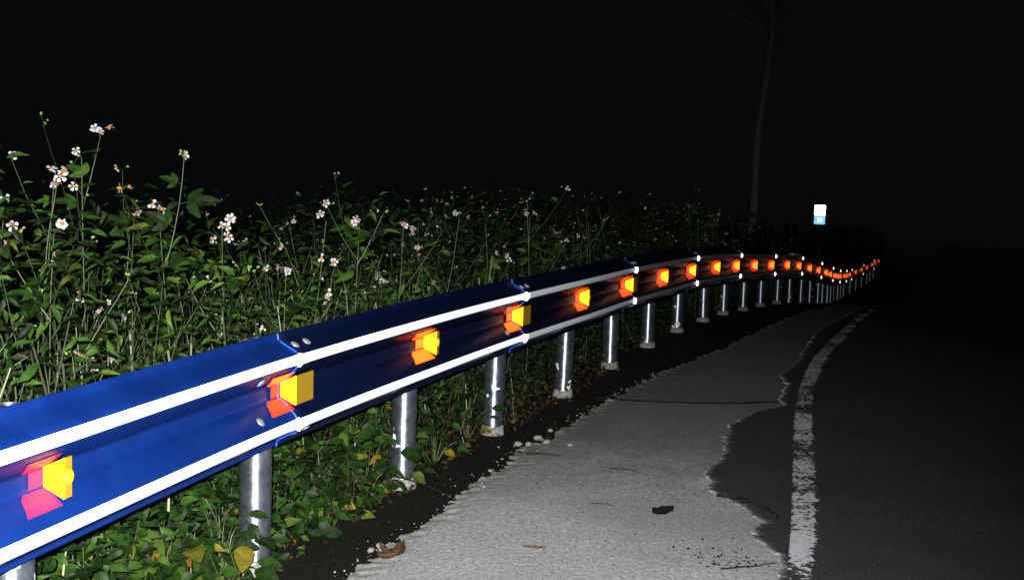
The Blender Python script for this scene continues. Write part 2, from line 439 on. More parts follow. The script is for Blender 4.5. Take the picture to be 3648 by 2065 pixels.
def curve_fn(L, seed, amp, ext=None, amp2=0):
    L = sorted(L, key=lambda q: q[1]); Y = [q[1] for q in L]; X = [q[0] for q in L]
    def f(y):
        x = float(np.interp(y, Y, X))
        if y > Y[-1]: x = X[-1] + (y - Y[-1]) * ext
        if y < Y[0]: x = X[0] + (y - Y[0]) * .2
        x += amp * (mn.noise(Vector((seed, y * 9, 0))) + .7 * mn.noise(Vector((seed, y * 27, 2))) + .5 * mn.noise(Vector((seed, y * 80, 5))))
        return x
    return f
CL = curve_fn([(-0.56, 4.288), (-0.505, 4.568), (-0.454, 4.711), (-0.401, 4.878), (-0.348, 5.028), (-0.272, 5.168), (-0.24, 5.379), (-0.185, 5.612), (-0.097, 5.873), (-0.008, 6.069), (0.058, 6.441), (0.169, 6.635), (0.29, 6.952), (0.434, 7.337), (0.554, 7.715), (0.637, 7.903), (1.019, 8.863), (1.417, 9.702), (1.792, 10.469), (2.323, 11.852)], 1.3, .022, .36)
AL = curve_fn([(0.93, 3.9), (0.996, 4.436), (1.049, 4.603), (1.028, 4.806), (1.003, 4.955), (1.078, 5.205), (1.051, 5.328), (0.991, 5.573), (0.925, 5.684), (0.968, 5.809), (0.957, 6.004), (1.115, 6.38), (1.204, 6.866), (1.303, 7.228), (1.509, 7.601), (1.745, 7.833), (1.748, 8.019), (1.912, 8.583), (1.952, 8.998), (2.209, 9.608), (2.527, 10.66), (2.855, 11.741), (3.233, 12.786)], 8.1, .03, .36)
LL = curve_fn([(1.031, 4.439), (1.172, 5.023), (1.294, 5.563), (1.59, 6.892), (1.745, 7.57), (1.876, 8.107), (2.101, 8.906), (2.415, 9.931), (2.946, 11.412), (3.644, 13.41), (4.068, 14.733)], 4, .0015, .36)
LR = curve_fn([(1.187, 4.448), (1.349, 5.036), (1.546, 5.815), (1.638, 6.267), (1.784, 6.939), (1.944, 7.634), (2.125, 8.357), (2.33, 9.064), (2.634, 10.062), (2.89, 10.736), (3.213, 11.627), (3.836, 13.527)], 6, .002, .36)

def rows(y0, y1):
    r = [y0]
    while r[-1] < y1:
        y = r[-1]; r.append(y + (.012 if y < 9 else .03 if y < 16 else .5))
    return r
def ledge_sheet(name, mt, left, right, y0, y1, zoff, skirt, ncol=10, rough=0, uv=False, edge=False, cut=None):
    V, Fc, UV, ED = [], [], [], []
    R = rows(y0, y1); n = ncol + 2
    for j, y in enumerate(R):
        xl, xr = left(y), right(y)
        for i in range(-1, ncol + 1):
            k = max(i, 0) / ncol; kk = k ** 1.7
            x = xl + (xr - xl) * kk; yy = y
            if cut: yy = min(y, cut[1](x)) if cut[0] > 0 else max(y, cut[1](x))
            z = zg(x, yy) + zoff
            d = (xr - xl) * kk
            if rough: z += rough * (mn.noise(Vector((x * 8, yy * 8, 1))) + .6 * mn.noise(Vector((x * 30, yy * 30, 1))))
            if skirt > .015 and i >= 0: z -= .022 * math.exp(-d / .05) * (.6 + mn.noise(Vector((x * 18, y * 18, 4))))
            if i < 0: z -= skirt; x -= .006
            V.append((x, yy, z)); UV.append((k, (y - y0) / (y1 - y0))); ED.append(math.exp(-d / .05))
    for j in range(len(R) - 1):
        for i in range(n - 1):
            Fc.append((j * n + i, j * n + i + 1, (j + 1) * n + i + 1, (j + 1) * n + i))
    me = mesh(name, V, Fc, mt, False)
    if uv:
        l = me.uv_layers.new(name='UVMap'); vi = np.zeros(len(me.loops), int); me.loops.foreach_get('vertex_index', vi)
        l.data.foreach_set('uv', np.array(UV)[vi].astype(np.float32).ravel())
    if edge:
        a = me.attributes.new('edge', 'FLOAT', 'POINT'); a.data.foreach_set('value', np.array(ED, np.float32))
    o = new_obj(name, me); tag(o, kind='structure'); return o
# transverse crack / joint that separates the two concrete slabs
CK = [(-1, 7.75), (.565, 7.879), (1.035, 7.83), (1.396, 7.853), (1.848, 8.0), (2.133, 7.96), (2.737, 7.888), (5, 7.8)]
def crack_y(x): return float(np.interp(x, [c[0] for c in CK], [c[1] for c in CK])) + .015 * mn.noise(Vector((x * 9, 2, 2))) + .012 * mn.noise(Vector((x * 30, 2, 5)))
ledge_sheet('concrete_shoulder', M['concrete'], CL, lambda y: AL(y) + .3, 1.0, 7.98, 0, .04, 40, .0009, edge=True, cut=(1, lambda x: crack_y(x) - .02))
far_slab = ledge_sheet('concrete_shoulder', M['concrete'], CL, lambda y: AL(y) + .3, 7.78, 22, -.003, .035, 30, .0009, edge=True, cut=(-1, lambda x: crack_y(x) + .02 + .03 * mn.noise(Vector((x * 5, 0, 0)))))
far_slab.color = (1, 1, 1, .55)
ledge_sheet('road', M['asphalt'], AL, lambda y: AL(y) + 7.5, 1.0, 60, .007, .012, 60, .0012, edge=True)
ledge_sheet('road_edge_line', M['paint'], LL, LR, 4.0, 16.4, .0115, .001, 6, 0, uv=True)
# far side of the road
# crack filled with dirt that runs on across the asphalt
V, Fc = [], []
k = 0
x = .55
while x < 3.6:
    yc = crack_y(x); w = (.016 + .012 * mn.noise(Vector((x * 14, 7, 7)))) * (1 if x < 2.2 else .35)
    zo = .004 if x < 1.72 else .0135
    V += [(x, yc - w, zg(x, yc) + zo), (x, yc + w, zg(x, yc) + zo)]
    if k: Fc.append((2 * k - 2, 2 * k, 2 * k + 1, 2 * k - 1))
    k += 1; x += .02
o = new_obj('road_crack', mesh('road_crack', V, Fc, M['dirt'])); tag(o, kind='structure')

# ------------------------------------------------------------------ guardrail
rail = new_obj('guardrail', None, loc=(P[2].x, P[2].y, 0))
tag(rail, 'long blue two-wave steel guardrail with white stripes and orange reflectors along the verge', 'guardrail')
ORG = Vector(rail.location)
PROF0 = [(-.002, -.200), (.0, -.180), (.010, -.172), (.055, -.148), (.075, -.138), (.083, -.122), (.083, -.104), (.078, -.092), (.062, -.072), (.030, -.042), (.010, -.029), (.0, -.022),
         (.0, .022), (.010, .029), (.030, .042), (.062, .072), (.078, .092), (.083, .104), (.083, .122), (.075, .138), (.055, .148), (.010, .172), (.0, .180), (-.002, .200)]
def refine(p):
    q = []
    for a, b in zip(p[:-1], p[1:]):
        q += [(a[0] * .75 + b[0] * .25, a[1] * .75 + b[1] * .25), (a[0] * .25 + b[0] * .75, a[1] * .25 + b[1] * .75)]
    return [p[0]] + q + [p[-1]]
PROF = refine(PROF0)
def sweep_open(t0, t1, prof, thick, ntz, proud_start=0.0, mats=None, dent=0):
    """steel strip of a given thickness following the rail"""
    mb = MB(); ts = np.linspace(t0, t1, ntz); n = len(prof); v = []
    for j, t in enumerate(ts):
        o, T, nn, z = frame(t)
        pr = proud_start * max(0, 1 - j / (ntz - 1) * 1.0)
        for off in (0, -thick):
            for (a, b) in prof:
                w = dent * mn.noise(Vector((t * 2, b * 9, 0)))
                v.append(o + nn * (a + off + pr + w) + z * b - ORG)
    f = []; m = []
    for j in range(ntz - 1):
        A = j * 2 * n; B = (j + 1) * 2 * n
        for k in range(n - 1):
            f.append((A + k, B + k, B + k + 1, A + k + 1)); m.append(0)
            f.append((A + n + k, A + n + k + 1, B + n + k + 1, B + n + k)); m.append(0)
        f.append((A, A + n, B + n, B)); m.append(0); f.append((A + n - 1, B + n - 1, B + 2 * n - 1, A + 2 * n - 1)); m.append(0)
    for A, mi in ((0, 1), ((ntz - 1) * 2 * n, 0)):
        for k in range(n - 1):
            f.append((A + k, A + k + 1, A + n + k + 1, A + n + k)); m.append(mi)
    mb.v = v; mb.f = f; mb.m = m
    return mb
def slab_poly(pts_a, pts_b):
    """closed prism between two point lists"""
    n = len(pts_a); return pts_a + pts_b, [tuple(range(n))[::-1], tuple(range(n, 2 * n))] + [(k, (k + 1) % n, n + (k + 1) % n, n + k) for k in range(n)]
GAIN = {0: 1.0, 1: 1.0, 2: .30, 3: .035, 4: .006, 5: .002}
bolt_me = MB(); bolt_me.lathe([(.017, 0), (.018, .002), (.015, .005), (.009, .007), (.002, .008)], 10); bolt_me = bolt_me.mesh('bolt', M['bolt'], True)
def dirs(t):
    o, T, n, z = frame(t); return T, n, z
for sct in range(0, 15):
    t0 = 2 * sct - .012; t1 = 2 * sct + 2 + .10
    if sct == 14: t1 = 30.05
    near = sct < 4
    b = sweep_open(t0, t1, PROF, .0035 if sct else .0035, 40 if near else 14, .0065, dent=.0012)
    # thicker looking rolled start edge
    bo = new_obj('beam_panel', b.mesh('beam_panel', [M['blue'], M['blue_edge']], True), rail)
    bo.color = (1, 1, 1, (.85, .13, .06, .04)[min(sct, 3)])  # painted fall-off, one step darker at each lap
    if sct == 0: bo['label'] = 'nearest beam panel, cut by the left edge of the photo'
    # rim of the lap edge
    rim = MB(); o_, T, n_, z_ = frame(t0)
    rp = [o_ + n_ * (a + .0075) + z_ * q - ORG - T * .001 for a, q in PROF]
    if sct < 3: rim.tube(rp, .0042, 6); new_obj('lap_edge', rim.mesh('lap_edge', M['blue_edge'], True), bo)
    for sgn in (-1, 1):
        cr = [(.0855 - .0006, sgn * .096), (.0862, sgn * .101), (.0868, sgn * .113), (.0862, sgn * .124), (.0840, sgn * .130)]
        tp = sweep_open(t0 + .012, min(2 * sct + 2 - .012, t1), cr, .0012, 40 if near else 14, .0065, dent=0)
        to = new_obj('reflective_tape', tp.mesh('reflective_tape', [M['tape'], M['tape']], True), bo)
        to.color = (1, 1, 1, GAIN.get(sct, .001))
        # end tab standing on the crest where the panels overlap
        if sct > 0:
            o_, T, n_, z_ = frame(t0 - .004)
            c = o_ + n_ * .092 + z_ * (.113 * sgn) - ORG
            tm = MB(); ring = []
            for q in range(14):
                an = 2 * math.pi * q / 14; ring.append(c + n_ * (.011 * math.cos(an)) + z_ * (.022 * math.sin(an)))
            v, f = slab_poly(ring, [q + T * .008 for q in ring]); tm.add(v, f)
            tb = new_obj('reflective_tab', tm.mesh('reflective_tab', M['tab']), bo); tb.color = (1, 1, 1, 1)
    # splice bolts
    if 0 < sct < 9:
        spots = [(.035, .058, .156), (.12, .058, .156), (.035, .058, -.156), (.12, .058, -.156), (-.23, .045, .066), (-.23, .045, -.066)]
        for s, a, q in spots:
            tt = 2 * sct + s / 1.25
            o_, T, n_, z_ = frame(tt)
            dirn = (n_ * .5 + z_ * (.85 if q > 0 else -.85)) if abs(q) > .1 else (n_ * .7 - z_ * (.7 if q > 0 else -.7))
            dirn.normalize()
            a2 = float(np.interp(abs(q), [x[1] for x in PROF if x[1] > 0], [x[0] for x in PROF if x[1] > 0]))
            bb = new_obj('bolt', bolt_me, bo)
            bb.matrix_local = Matrix.Translation(o_ + n_ * (a2 + .006) + z_ * q - ORG) @ dirn.to_track_quat('Z', 'Y').to_matrix().to_4x4()

# posts
post_me = MB(); post_me.lathe([(.0565, -.25), (.0565, 0), (.0572, .2), (.0572, .4), (.0572, .78)], 36)
post_me = post_me.mesh('post', M['galv'], True)
for p_ in post_me.polygons:
    if len(p_.vertices) > 4: p_.use_smooth = False
def collar_mesh(seed):
    mb = MB(); n = 28; prof = [(.064, -.05), (.066, 0), (.0635, .012), (.0612, .024), (.0592, .034)]
    v = []
    for i, (r, z) in enumerate(prof):
        for k in range(n):
            a = 2 * math.pi * k / n
            w = mn.noise(Vector((math.cos(a) * 2, math.sin(a) * 2, seed + i * .3)))
            rr = r + .004 * w * (i < 4); zz = z + (.016 * w if i > 1 else 0)
            v.append((rr * math.cos(a), rr * math.sin(a), zz))
    f = [(i * n + k, i * n + (k + 1) % n, (i + 1) * n + (k + 1) % n, (i + 1) * n + k) for i in range(len(prof) - 1) for k in range(n)]
    f.append(tuple((len(prof) - 1) * n + k for k in range(n)))
    mb.add(v, f); return mb.mesh('mortar_collar', M['mortar'], True)
collars = [collar_mesh(s) for s in (1.1, 5.3, 9.7)]
BLOCKED = {}
for i in range(0, 31):
    o_, T, n_, z_ = frame(i)
    b = o_ + n_ * (-.083)
    b.z = zg(b.x, b.y)
    po = new_obj('post', post_me, rail, b - ORG + Vector((0, 0, 0)))
    po.location.z = b.z + (0 if i < 20 else -.02); po.rotation_euler = (random.uniform(-.006, .006), random.uniform(-.004, .02), random.uniform(0, 6))
    top = o_.z + .17 - b.z
    po.scale = (1, 1, min(1.1, max(.85, top / .78)))
    if i > 0 and i < 14:
        c = new_obj('mortar_collar', collars[i % 3], po); c.location = (0, 0, -.002)
        c.rotation_euler.z = random.uniform(0, 6)

# reflectors in the valley of the rail
def quad_slab(pts, off):
    a = [Vector(p) for p in pts]; return slab_poly(a, [p + Vector(off) for p in a])
def uvq(me):
    l = me.uv_layers.new(name='UVMap')
    for d_, v in zip(l.data, [me.vertices[lp.vertex_index].co for lp in me.loops]): d_.uv = (v.y * 1, v.z)
# local frame: X = ahead along rail, Y = out to road, Z up
VA, VB = .024, .0515           # half heights at the valley and at the mouth
Y0, Y1 = .004, .062
def make_reflector(kind, ls=1.0):
    parts = {}
    # housing: thin closed box behind the plate
    L = .135 if kind == 'joint' else .030
    sx = .004
    mb = MB()
    pr = [(Y0, -VA), (Y1 - .006, -VB + .004), (Y1 - .006, VB - .004), (Y0, VA)]
    v, f = slab_poly([Vector((sx, a, b)) for a, b in pr], [Vector((sx + L - .002, a, b)) for a, b in pr]); mb.add(v, f)
    parts['reflector'] = mb.mesh('reflector', M['yellow'])
    mb = MB()
    pr = [(Y0, -VA), (Y1, -VB), (Y1, VB), (Y0, VA)]
    v, f = slab_poly([Vector((0, a, b)) for a, b in pr], [Vector((sx - .0005, a, b)) for a, b in pr]); mb.add(v, f)
    me = mb.mesh('face_plate', M['plate']); uvq(me); parts['face_plate'] = me
    mb = MB(); v, f = quad_slab([(sx, Y1 - .006, -VB), (sx + L, Y1 - .006, -VB), (sx + L, Y1 - .006, VB), (sx, Y1 - .006, VB)], (0, .006, 0)); mb.add(v, f)
    parts['side_cover'] = mb.mesh('side_cover', M['yellow'])
    if kind != 'joint':
        mb = MB(); mb.lathe([(.019, -.002), (.019, .001), (.015, .0025), (.006, .0032)], 20, (0, 1, 0), (sx + L * .5 + .004, Y1, 0))
        parts['lens'] = mb.mesh('lens', M['lens'], True)
    def y_of(z): return float(np.interp(abs(z), [x[1] for x in PROF if x[1] > 0], [x[0] for x in PROF if x[1] > 0]))
    def refl(sgn):  # sheets standing in for the plate's reflection on the valley flanks
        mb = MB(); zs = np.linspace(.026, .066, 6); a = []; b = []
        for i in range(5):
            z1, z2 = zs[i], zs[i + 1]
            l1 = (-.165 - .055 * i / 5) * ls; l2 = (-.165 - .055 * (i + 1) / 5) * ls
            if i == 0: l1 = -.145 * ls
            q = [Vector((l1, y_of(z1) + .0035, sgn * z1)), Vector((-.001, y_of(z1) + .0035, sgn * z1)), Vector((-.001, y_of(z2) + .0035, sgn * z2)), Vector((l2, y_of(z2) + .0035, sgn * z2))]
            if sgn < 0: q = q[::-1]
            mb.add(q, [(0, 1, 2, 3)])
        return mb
    parts['lower_reflection'] = refl(-1).mesh('lower_reflection', M['reflection'])
    parts['upper_reflection'] = refl(1).mesh('upper_reflection', M['reflection'])
    mb = MB(); mb.add([(-.095 * ls, .0035, -.021), (-.001, .0035, -.021), (-.001, .0035, .021), (-.095 * ls, .0035, .021)], [(0, 1, 2, 3)])  # same stand-in reflection on the valley floor
    parts['back_reflection'] = mb.mesh('back_reflection', M['reflection'])
    return parts
R_A, R_J = make_reflector('plain'), make_reflector('joint')
R_AL, R_JL = make_reflector('plain', 1.4), make_reflector('joint', 1.4)
R_A0, R_J0 = make_reflector('plain', .62), make_reflector('joint', .74)
def recol(me, mt): c = me.copy(); c.materials.clear(); c.materials.append(mt); return c
R1 = dict(R_A0); R2 = dict(R_J0)
for k_ in ('lower_reflection', 'upper_reflection', 'back_reflection'):
    R1[k_] = recol(R_A0[k_], M['reflection_pink']); R2[k_] = recol(R_J0[k_], M['reflection_red'])
R2['upper_reflection'] = R_J0['upper_reflection']
def add_reflector(i, parts):
    o_, T, n_, z_ = frame(i)
    mt = Matrix((T, n_, z_)).transposed().to_4x4(); mt.translation = o_ - ORG + n_ * (.0065 if i % 2 == 0 else .003) + T * .003
    ro = new_obj('reflector', parts['reflector'], rail); ro.matrix_local = mt
    for k_, me in parts.items():
        if k_ == 'reflector': continue
        c = new_obj(k_, me, ro); c.color = (1, 1, 1, 1)
    return ro
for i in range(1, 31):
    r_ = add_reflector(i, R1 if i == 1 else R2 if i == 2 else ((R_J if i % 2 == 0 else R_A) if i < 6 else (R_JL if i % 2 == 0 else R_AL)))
    if i == 1: r_['label'] = 'nearest reflector, yellow plate with painted pink reflection'
    if i == 2: r_['label'] = 'second reflector, wide mustard side cover and painted red reflection'

# ------------------------------------------------------------------ kilometre sign
def rrect(w, h, r, n=5):
    pts = []
    for cx_, cz_, a0 in ((w / 2 - r, h / 2 - r, 0), (-w / 2 + r, h / 2 - r, 90), (-w / 2 + r, -h / 2 + r, 180), (w / 2 - r, -h / 2 + r, 270)):
        for k in range(n + 1):
            a = math.radians(a0 + 90 * k / n); pts.append((cx_ + r * math.cos(a), cz_ + r * math.sin(a)))
    return pts
sx_, sy_ = 7.24, 30.0
sg = zg(sx_, sy_)
sign = new_obj('kilometre_sign', None, loc=(sx_, sy_, sg)); sign.rotation_euler = (0, 0, math.radians(-12))
tag(sign, 'small roadside distance sign, blank white panel above pale blue panel numbered 10', 'sign')
zc = .505 - sg
def panel(name, w, h, zc_, mt, y=0, th=.004):
    pr = rrect(w, h, .018); a = [Vector((x, y, z + zc_)) for x, z in pr]; b = [Vector((x, y + th, z + zc_)) for x, z in pr]
    mb = MB(); v, f = slab_poly(a[::-1], b[::-1]); mb.add(v, f); return new_obj(name, mb.mesh(name, mt), sign)
panel('white_panel', .252, .248, zc, M['sign_white']).color = (1, 1, 1, 1)
pb = panel('blue_panel', .252, .195, zc - .232, M['sign_blue']); pb.color = (1, 1, 1, 1)
mb = MB(); mb.tube([(0, .03, -.3), (0, .03, zc + .1)], .024, 12); new_obj('sign_post', mb.mesh('sign_post', M['sign_post'], True), sign)
fc = bpy.data.curves.new('digits', 'FONT'); fc.body = '10'; fc.size = .12; fc.extrude = .0015; fc.offset = .003; fc.space_character = 1.15; fc.align_x = 'CENTER'; fc.align_y = 'CENTER'
fob = bpy.data.objects.new('digits_tmp', fc); col.objects.link(fob)
dg = bpy.context.evaluated_depsgraph_get(); tme = bpy.data.meshes.new_from_object(fob.evaluated_get(dg)); bpy.data.objects.remove(fob)
tme.materials.clear(); tme.materials.append(M['sign_white'])
tx = new_obj('number_ten', tme, sign); tx.rotation_euler = (math.radians(90), 0, 0); tx.location = (0, -.003, zc - .232); tx.color = (1, 1, 1, 1)

# ------------------------------------------------------------------ leaves and flowers (shared meshes)
def leaflet(L, W, serr=7, fold=.25, curl=.35, seed=0):
    """serrated pointed leaf, base at origin, along +X, normal +Z"""
    rs = random.Random(seed)
    n = serr; mid = []; le = []; ri = []
    for i in range(n + 1):
        s = i / n
        w = W * .5 * (math.sin(math.pi * min(1, s ** .75)) ** .85 if 0 < s < 1 else 0)
        z = -curl * L * s * s * .5 + .01 * L
        mid.append(Vector((L * s, 0, z)))
        tooth = 1 + .16 * (i % 2) + rs.uniform(-.05, .05)
        le.append(Vector((L * min(1, s + .03), w * tooth, z + fold * w))); ri.append(Vector((L * min(1, s + .03), -w * tooth, z + fold * w)))
    v = mid + le[1:-1] + ri[1:-1]; f = []
    m_ = lambda i: i
    l_ = lambda i: n + 1 + i - 1
    r_ = lambda i: n + 1 + (n - 1) + i - 1
    f.append((0, 1, l_(1))); f.append((0, r_(1), 1))
    for i in range(1, n - 1):
        f.append((m_(i), m_(i + 1), l_(i + 1), l_(i))); f.append((m_(i), r_(i), r_(i + 1), m_(i + 1)))
    f.append((n - 1, n, l_(n - 1))); f.append((n - 1, r_(n - 1), n))
    return v, f
def xform(v, mtx): return [mtx @ q for q in v]
def trifoliate(seed, L):
    rs = random.Random(seed); mb = MB()
    v, f = leaflet(L, L * .42, 8, .22, .5, seed); mb.add(xform(v, Matrix.Translation((L * .35, 0, 0))), f)
    for s in (-1, 1):
        v, f = leaflet(L * .72, L * .32, 6, .22, .4, seed + s)
        mb.add(xform(v, Matrix.Translation((L * .30, 0, 0)) @ Matrix.Rotation(s * rs.uniform(.75, 1.05), 4, 'Z') @ Matrix.Rotation(-.1, 4, 'Y')), f)
    mb.tube([(0, 0, 0), (L * .2, 0, .004), (L * .4, 0, .003)], [.0016, .0012, .0008], 4)
    return mb.mesh('leaf', M['leaf'])
LEAF3 = [trifoliate(20 + k, [.085, .075, .10, .062][k]) for k in range(4)]
def single(seed, L, W, mt, pet=.25):
    mb = MB(); v, f = leaflet(L, W, 9, .2, .55, seed); mb.add(xform(v, Matrix.Translation((L * pet, 0, 0))), f)
    mb.tube([(0, 0, 0), (L * pet * .6, 0, .004), (L * pet + .01, 0, 0)], [.002, .0015, .001], 4)
    return mb.mesh('leaf', mt, False)
LEAF1 = [single(50 + k, [.09, .08, .10, .07][k], [.055, .05, .06, .04][k], M['leaf_low']) for k in range(4)]
LEAF1Y = [recol(LEAF1[1], leaf_mat('yellowing_leaf', [(0, (.05, .075, .010)), (.6, (.13, .12, .012)), (1, (.26, .18, .012))]))]
def flower_me(np_, L, W, seed, droop=0.1):
    rs = random.Random(seed); mb = MB()
    for k in range(np_):
        if np_ < 8 and rs.random() < .2: continue
        a = 2 * math.pi * k / np_ + rs.uniform(-.12, .12); el = rs.uniform(-.1, .35) - droop
        ll = L * rs.uniform(.85, 1.1)
        pts = [(.12, 0), (.4, .36), (.75, .5), (1, .28), (1, -.28), (.75, -.5), (.4, -.36)]
        v = [Vector((.003 + x * ll, y * W, .0015 * math.cos(y * 3) - .12 * ll * x * x)) for x, y in pts]
        mb.add(xform(v, Matrix.Rotation(a, 4, 'Z') @ Matrix.Rotation(-el, 4, 'Y')), [(0, 1, 6), (1, 2, 5, 6), (2, 3, 4, 5)])
    return mb.mesh('petals', M['petal'])
FLOWERS = [flower_me(5, .013, .011, 1), flower_me(5, .0125, .010, 2, .25), flower_me(6, .013, .0095, 3, -.1), flower_me(5, .011, .010, 5, .0)]
DAISY = flower_me(20, .0145, .0055, 9, .1)
mb = MB(); mb.lathe([(.002, -.006), (.0045, -.001), (.0048, .002), (.0036, .004), (.001, .0048)], 10); DISC = mb.mesh('flower_centre', M['disc'], True)
mb = MB(); mb.lathe([(.001, -.006), (.0035, -.002), (.0042, .003), (.002, .007)], 7); BUD = mb.mesh('bud', M['bud'], True)

def orient(loc, xdir, ndir):
    x = Vector(xdir).normalized(); z = Vector(ndir); z = (z - x * z.dot(x))
    if z.length < 1e-4: z = x.orthogonal()
    z.normalize(); y = z.cross(x)
    m_ = Matrix((x, y, z)).transposed().to_4x4(); m_.translation = Vector(loc); return m_
def put(name, me, parent, mtx):
    o = new_obj(name, me, parent); o.matrix_local = mtx; return o

def make_weed(h, seed, nbranch=3, lean=(.1, 0), nleaf=8, nflow=3, toward=(0, -1, .3), daisy=False, bare=False, fs=1.05):
    """flowering weed: stem, leaf parts, flower parts"""
    rs = random.Random(seed)
    root = new_obj('flowering_weed', None)
    st = MB(); ends = []
    def branch(p0, d, L, r, depth):
        pts = [p0]; p = p0.copy(); d = d.normalized(); n = 5
        for i in range(n):
            d = (d + Vector((rs.uniform(-.08, .08), rs.uniform(-.08, .08), .06))).normalized()
            p = p + d * (L / n); pts.append(p.copy())
        st.tube(pts, [r * (1 - .55 * i / n) for i in range(n + 1)], 5, cap=False)
        return pts, d
    main, d = branch(Vector((0, 0, -.02)), Vector((lean[0], lean[1], 1)), h, .0036, 0)
    tips = [(main[-1], d)]
    def on(pts, s):
        u = s * (len(pts) - 1); i = min(int(u), len(pts) - 2); return pts[i].lerp(pts[i + 1], u - i)
    brs = [main]
    for b in range(nbranch):
        s = rs.uniform(.45, .88); a = rs.uniform(0, 6.28)
        pts, dd = branch(on(main, s), Vector((math.cos(a) * .7, math.sin(a) * .7, .9)), h * rs.uniform(.18, .38), .0022, 1)
        brs.append(pts); tips.append((pts[-1], dd))
    leaves = []
    for k in range(nleaf):
        pts = brs[0] if k < nleaf * .6 else rs.choice(brs[1:] or brs)
        s = rs.uniform(.35 if not bare else .6, .97) if pts is main else rs.uniform(.1, .8)
        p = on(pts, s); a = rs.uniform(0, 6.28); el = rs.uniform(-.1, .6)
        xd = Vector((math.cos(a) * math.cos(el), math.sin(a) * math.cos(el), math.sin(el)))
        me = rs.choice(LEAF3); m_ = orient(p, xd, (rs.uniform(-.5, .5), rs.uniform(-1.3, -.1), .8)) @ Matrix.Scale(rs.uniform(.7, 1.2), 4)
        put('leaf', me, root, m_)
    k = 0
    for ti, (p, dd) in enumerate(tips):
        nf = rs.randint(1, 4)
        for q in range(nf):
            a = rs.uniform(0, 6.28); L = rs.uniform(.015, .065)
            e = p + Vector((math.cos(a) * L * .6, math.sin(a) * L * .6, L * rs.uniform(.2, 1)))
            st.tube([p, p.lerp(e, .5) + Vector((0, 0, .006)), e], [.0012, .001, .0009], 4, cap=False)
            up_ = Vector((toward[0] + rs.uniform(-1.2, 1.2), toward[1] + rs.uniform(-.5, 1.3), toward[2] + rs.uniform(-.4, 1.0))).normalized()
            mt = orient(e, up_.orthogonal(), up_)
            if k < nflow or (rs.random() < .25):
                dz = daisy and k == 0
                f_ = put('flower', DAISY if dz else rs.choice(FLOWERS), root, mt @ Matrix.Rotation(rs.uniform(0, 6), 4, 'Z') @ Matrix.Scale(fs * rs.uniform(.85, 1.2), 4))
                put('flower_centre', DISC, f_, Matrix.Scale(1.3 if dz else 1, 4))
                k += 1
            else:
                put('bud', BUD, root, mt @ Matrix.Scale(rs.uniform(.8, 1.3), 4))
    so_ = new_obj('stem', st.mesh('stem', M['stem'], True), root)
    return root
def copy_tree(o, parent=None):
    c = o.copy(); col.objects.link(c); c.parent = parent
    for ch in list(o.children): copy_tree(ch, c)
    return c

def behind(t, u):
    """ground point u metres behind the valley plane of the rail, at post number t"""
    o_, T, n_, z_ = frame(t) if t < 30.5 else frame(30.5)
    p = o_ - n_ * u
    return Vector((p.x, p.y, zg(p.x, p.y)))

FN = Vector((.95, -.3, 0))
# individually placed plants near the camera
heroes = [
    # x, y, height, lean, branches, leaves, flowers, daisy, bare, label
    (-1.50, 4.55, 1.46, (.03, -.02), 4, 14, 5, False, True, 'tallest flowering weed, its top blossoms highest of all at the left'),
    (-1.62, 4.25, 1.20, (.02, .0), 3, 16, 4, True, False, 'weed with the full round white daisy with orange centre'),
    (-1.72, 4.45, 1.36, (.02, .0), 3, 6, 4, False, True, 'tall brownish nearly leafless weed left of the tallest flowering weed'),
    (-1.80, 4.35, 1.27, (-.05, .0), 2, 16, 3, False, False, 'leftmost tall weed with a two-blossom cluster on a bare stalk'),
    (-1.28, 4.75, 1.27, (.03, .0), 3, 22, 3, False, False, 'leafy weed with small flowers just right of the tallest weed'),
    (-1.10, 5.0, 1.20, (.06, .0), 4, 18, 5, False, False, 'weed topped by a loose group of open white flowers left of the bare slanting stalk'),
    (-.95, 5.3, 1.24, (.16, .0), 2, 10, 3, False, True, 'thin weed with a bare stalk slanting right above the second orange reflector'),
    (-.72, 5.6, 1.18, (.05, .0), 4, 22, 5, False, False, 'dense leafy weed whose top stands right of the slanting stalk'),
    (-.62, 6.2, 1.16, (.12, .0), 3, 12, 4, False, False, 'drooping weed with pairs of daisies right of the dark gap in the weeds'),
    (-.1, 7.6, 1.12, (.0, .0), 2, 10, 4, False, True, 'tall lone weed with a curved stalk behind the third orange reflector'),
    (.1, 8.1, 1.14, (.04, .0), 3, 16, 6, False, False, 'weed with the bright flower cluster above the middle of the rail'),
    (-.42, 7.0, 1.18, (.0, .0), 3, 12, 6, False, False, 'weed with a white blossom cluster hanging over the dark gap'),
]
for hx, hy, hh_, ln, nb, nl, nf, dz, br, lb in heroes:
    w_ = make_weed(hh_, int(abs(hx) * 1000 + hy * 10), nb, ln, nl, nf, daisy=dz, bare=br, fs=1.25)
    w_.location = (hx, hy, zg(hx, hy)); tag(w_, lb, 'plant', 'white-flowered weeds behind the guardrail')
protos = [make_weed(h_, 300 + k, 2 + k % 3, (random.uniform(-.12, .12), random.uniform(-.1, .1)), 14 + k % 6, 3 + k % 3) for k, h_ in enumerate([1.0, 1.08, .95, 1.12, .9, 1.05, 1.15, .85])]
ORD = ['', 'first', 'second', 'third', 'fourth', 'fifth', 'sixth', 'seventh', 'eighth', 'ninth', 'tenth', 'eleventh', 'twelfth']
used = set()
spots = [(random.uniform(.2, 4.4), 0) for _ in range(50)] + [(random.uniform(4.4, 11.4), 1) for _ in range(38)]
